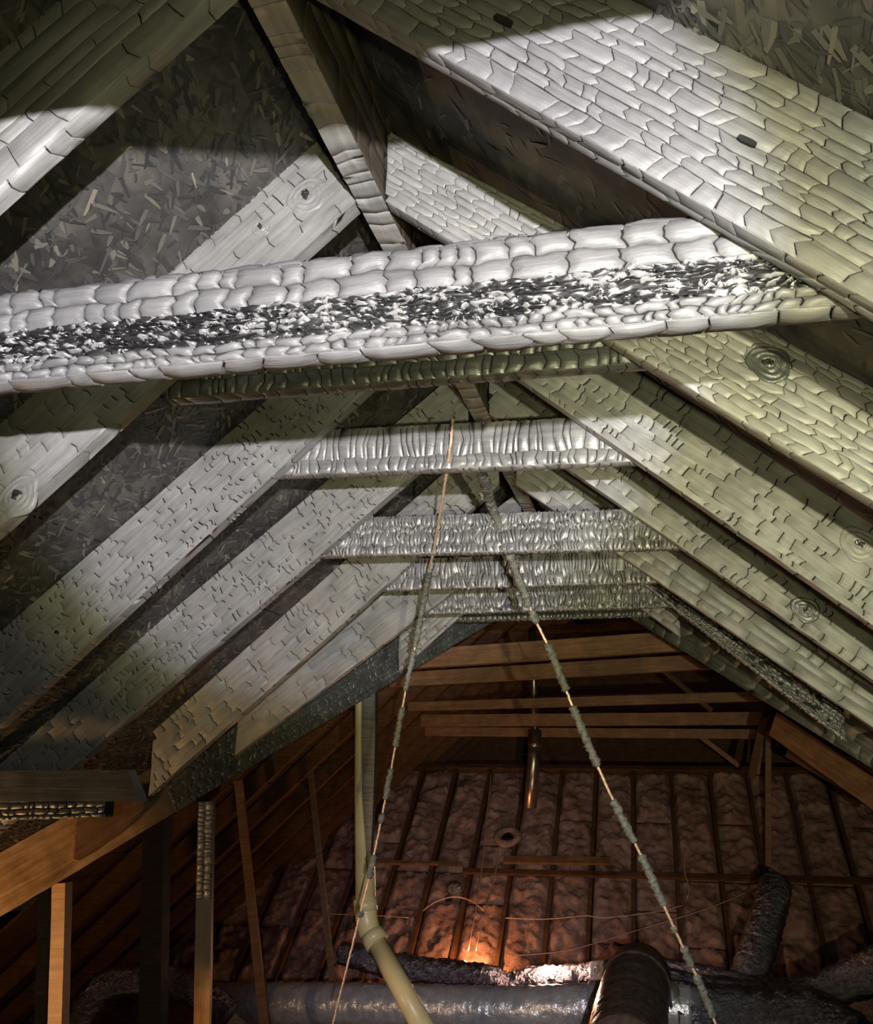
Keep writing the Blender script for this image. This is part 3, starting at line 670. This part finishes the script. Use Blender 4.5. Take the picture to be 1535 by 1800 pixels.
# --- hanging burnt cables
def cable(label, pts, covered, r_core, r_jack, seed, bare_top=None):
    rg = random.Random(seed); W3 = [at(*p) for p in pts]; path = smooth_path(W3, .006)
    n = len(path); root = empty('burnt_cable', Matrix.Translation(path[0])); tag(root, label, 'cable', 'burnt cables hanging from the ties')
    path = [p-path[0]+Vector((rg.uniform(-1, 1)*.0008, rg.uniform(-1, 1)*.0008, 0)) for p in path]
    mb = MB(); tube(mb, path, r_core, 8, lambda i, j: rg.uniform(.85, 1.15)); mb.build('copper_core', 'copper', root)
    ypx = [900-FPX*(p+root.matrix_world.translation).dot(CU)/(p+root.matrix_world.translation).dot(CF) for p in path]
    for (a, c) in covered:
        seg = [p for p, y in zip(path, ypx) if a <= y <= c]
        if len(seg) < 3: continue
        rr = [r_jack*(.55 if i in (0, len(seg)-1) else 1)*rg.uniform(.85, 1.15) for i in range(len(seg))]
        mb = MB(); tube(mb, seg, rr, 9, lambda i, j: rg.uniform(.75, 1.25)); mb.build('charred_jacket', 'sooty_jacket', root)
    return root
cable('left burnt cable, bare copper at both ends, falling to lower left', [(796, 738, 2.27), (790, 800, 2.27), (770, 925, 2.72), (752, 1020, 3.1), (733, 1120, 3.3), (713, 1215, 3.35), (690, 1340, 3.4), (655, 1515, 3.45), (630, 1620, 3.5), (583, 1810, 3.6)],
      [(1000, 1138), (1142, 1216), (1240, 1314), (1350, 1408), (1428, 1450), (1500, 1546), (1600, 1615)], .0038, .0105, 5)
cable('right burnt cable, sooty and knobbly, falling to lower right', [(840, 812, 2.36), (853, 850, 2.6), (867, 895, 2.86), (900, 985, 3.0), (935, 1075, 3.15), (970, 1150, 3.2), (1000, 1225, 3.22), (1035, 1310, 3.25), (1075, 1400, 3.3), (1130, 1510, 3.4), (1180, 1620, 3.5), (1235, 1740, 3.65), (1262, 1810, 3.7)],
      [(812, 1066), (1072, 1098), (1128, 1218), (1240, 1348), (1366, 1374), (1405, 1482), (1500, 1592), (1625, 1640), (1662, 1700), (1712, 1790)], .0046, .0135, 6)

# --- ducts
def duct(name, label, pts, radpx, mat, seed, wr=.05, group='flexible ducts', ring=.055):
    rg = random.Random(seed); W3 = [at(*p[:3]) for p in pts]; path = smooth_path(W3, .022); n = len(path)
    root = empty(name, Matrix.Translation(path[0])); tag(root, label, 'duct', group)
    key = [p[3]/FPX*p[2] for p in pts]
    ph = [rg.uniform(0, 6.28) for _ in range(24)]
    rad = []
    for i in range(n):
        q = i/(n-1)*(len(key)-1); k = min(int(q), len(key)-2); rad.append(key[k]+(key[k+1]-key[k])*(q-k))
    def wob(i, j):
        s = i*.022/ring*6.28
        return 1+wr*(.55*math.sin(s+.9*math.sin(j*.45+ph[0]))+.5*math.sin(s*.37+j*.9+ph[1])+.4*math.sin(s*2.3+j*1.7+ph[2])*math.sin(j*.8+ph[3]))+rg.uniform(-.02, .02)
    mb = MB(); tube(mb, [p-W3[0] for p in path], rad, 26, wob); mb.build('sleeve', mat, root)
    return root, path, rad
def collar(root, path, rad, a, c, mat='silver_film', f=1.06):
    n = len(path); o = root.matrix_world.translation
    i0, i1 = int(a*(n-1)), int(c*(n-1)); mb = MB(); tube(mb, [p-o for p in path[i0:i1+1]], [r*f for r in rad[i0:i1+1]], 26); mb.build('collar', mat, root)
d = duct('flexible_duct', 'main silvery duct lying straight across the bottom, left of the thick duct', [(370, 1766, 7.3, 34), (500, 1765, 7.25, 34), (700, 1768, 7.2, 34), (900, 1774, 7.15, 34), (1085, 1768, 7.1, 36)], 0, 'silver_film', 1, .04)
collar(*d, .93, .98)
d = duct('flexible_duct', 'rumpled black duct right of the thick one, curving down at the corner', [(1150, 1768, 7.1, 36), (1230, 1775, 7.1, 36), (1340, 1785, 7.1, 38), (1430, 1790, 7.0, 40), (1500, 1830, 6.8, 40)], 0, 'black_film', 2, .07)
collar(*d, .02, .2, 'silver_film', 1.04)
d = duct('flexible_duct', 'crumpled black duct sagging behind the main silvery one', [(600, 1675, 8.3, 18), (700, 1700, 8.2, 20), (800, 1716, 8.1, 22), (860, 1722, 8.0, 25), (892, 1738, 8.0, 22), (930, 1728, 8.0, 24), (1000, 1722, 7.9, 22), (1080, 1712, 7.8, 20)], 0, 'black_film', 3, .09)
collar(*d, .93, .99)
duct('flexible_duct', 'long low black duct behind the rumpled one, rising at the right edge', [(1150, 1712, 7.9, 17), (1220, 1732, 7.9, 18), (1330, 1745, 7.9, 20), (1430, 1744, 7.8, 24), (1500, 1722, 7.7, 30), (1580, 1690, 7.6, 34)], 0, 'black_film', 4, .06)
duct('flexible_duct', 'thin dark duct lying between the thick duct and the upright one', [(1150, 1698, 8.3, 13), (1220, 1708, 8.3, 13), (1290, 1722, 8.3, 13), (1330, 1730, 8.3, 12)], 0, 'black_film', 5, .06)
duct('flexible_duct', 'upright black duct climbing against the wool wall at right', [(1312, 1725, 8.4, 26), (1325, 1690, 8.5, 28), (1342, 1640, 8.7, 27), (1356, 1590, 8.9, 26), (1364, 1555, 9.1, 24)], 0, 'black_film', 6, .06)
d = duct('insulated_duct', 'thick brownish duct pointing towards the camera over the other ducts', [(1135, 1722, 7.4, 40), (1125, 1712, 7.0, 46), (1118, 1735, 6.5, 52), (1108, 1790, 6.0, 58), (1098, 1860, 5.5, 64)], 0, 'brown_film', 7, .006, ring=.17)
collar(*d, .44, .49, 'brown_film', 1.05)
duct('flexible_duct', 'dark glossy duct arching in the shadow at lower left', [(120, 1850, 6.6, 26), (150, 1770, 6.6, 27), (200, 1728, 6.6, 27), (290, 1725, 6.6, 26), (350, 1745, 6.6, 26), (400, 1790, 6.6, 26)], 0, 'black_film', 8, .07)

# --- flue pipe
fo = at(938, 1345, 9.6); fp = empty('flue_pipe', Matrix.Translation(fo)); tag(fp, 'metal flue pipe rising behind the bare ties', 'pipe')
mb = MB(); tube(mb, [at(932, 1420, 9.6)-fo, at(938, 1345, 9.6)-fo, at(941, 1283, 9.6)-fo], .062, 18); mb.build('lower_pipe', 'flue_steel', fp)
mb = MB(); tube(mb, [at(940, 1312, 9.6)-fo, at(941, 1304, 9.6)-fo], .07, 18); mb.build('joint_band', 'flue_steel', fp)
mb = MB(); tube(mb, [at(941, 1285, 9.6)-fo, at(936, 1100, 9.6)-fo], .036, 16); mb.build('upper_pipe', 'flue_steel', fp)

# --- things on the wool wall
def on_wall(x, y, off):
    X, s = s_at(x, y); return wall_pt(X, s, off)
wn = Vector((0, -math.sin(PW), math.cos(PW)))
c = on_wall(893, 1475, .03); rg_ = empty('vent_ring', frame(c, Vector((1, 0, 0)), Vector((0, math.cos(PW), math.sin(PW))))); tag(rg_, 'pale round ring with a dark hole on the wool wall', 'vent ring')
mb = MB(); V = []; F = []; nr_, nt_ = 26, 8
for i in range(nr_):
    a = 6.2832*i/nr_
    for j in range(nt_):
        t = 6.2832*j/nt_; rr = .105+.045*math.cos(t)*(1+.15*math.sin(3*a)); V.append((math.cos(a)*rr, -.03*math.sin(t), math.sin(a)*rr))
F = [(i*nt_+j, ((i+1) % nr_)*nt_+j, ((i+1) % nr_)*nt_+(j+1) % nt_, i*nt_+(j+1) % nt_) for i in range(nr_) for j in range(nt_)]
mb.add(V, F); mb.build('ring', 'wool', rg_)
mb = MB(); V = [(math.cos(6.2832*i/20)*.075, .0, math.sin(6.2832*i/20)*.075) for i in range(20)]; V += [(x_, .03, z_) for x_, _, z_ in V]
mb.add(V, [tuple(range(20)), tuple(range(39, 19, -1))]+[(i, i+20, (i+1) % 20+20, (i+1) % 20) for i in range(20)]); mb.build('hole', 'core', rg_)
c = on_wall(802, 1577, .08); kb = empty('lamp_can', Matrix.Translation(c)); tag(kb, 'small dark glossy can above the glowing wool patch', 'lamp can')
mb = MB(); tube(mb, [wn*(.09-.03*i/2)+Vector((0, 0, 0)) for i in range(3)] + [wn*-.1], [.03, .06, .075, .08], 18); mb.build('can', 'black_film', kb)
mb = MB(); tube(mb, [wn*-.1, wn*-.12], [.11, .11], 18); mb.build('flange', 'black_film', kb)

def wire(label, pts, r=.006):
    P = [on_wall(x, y, o_) for x, y, o_ in pts]; path = smooth_path(P, .05); mb = MB(); tube(mb, [p-path[0] for p in path], r, 6)
    o = mb.build('thin_wire', 'thin_wire'); o.location = path[0]; return tag(o, label, 'wire', 'thin wires on the wool wall')
wire('long pale wire dropping past the glowing patch of wool', [(866, 1375, .12), (858, 1450, .12), (852, 1520, .12), (843, 1600, .14), (833, 1660, .16), (828, 1700, .2)])
wire('pale wire hanging from the round ring to the glowing patch', [(880, 1485, .1), (876, 1530, .1), (864, 1590, .12), (850, 1650, .15), (842, 1700, .2)], .005)
wire('curved wire ends either side of the small dark can', [(745, 1608, .05), (765, 1596, .07), (800, 1590, .1), (830, 1596, .09), (852, 1608, .05)], .006)
wire('thin wire strung level across the wool right of the glowing patch', [(890, 1622, .06), (960, 1624, .06), (1035, 1618, .06), (1060, 1622, .06), (1150, 1612, .06), (1200, 1600, .06)], .005)
wire('thin wire sloping up to the right across the wool wall', [(895, 1702, .15), (1000, 1688, .12), (1120, 1650, .1), (1240, 1610, .08), (1330, 1570, .06)], .005)
wire('short crooked wire hanging on the wool near the right cable', [(1206, 1500, .06), (1204, 1540, .06), (1212, 1570, .07), (1209, 1590, .08)], .006)
wire('thin wire strung level left of the glowing patch behind the cream pipe', [(580, 1620, .1), (660, 1623, .1), (720, 1624, .08)], .005)
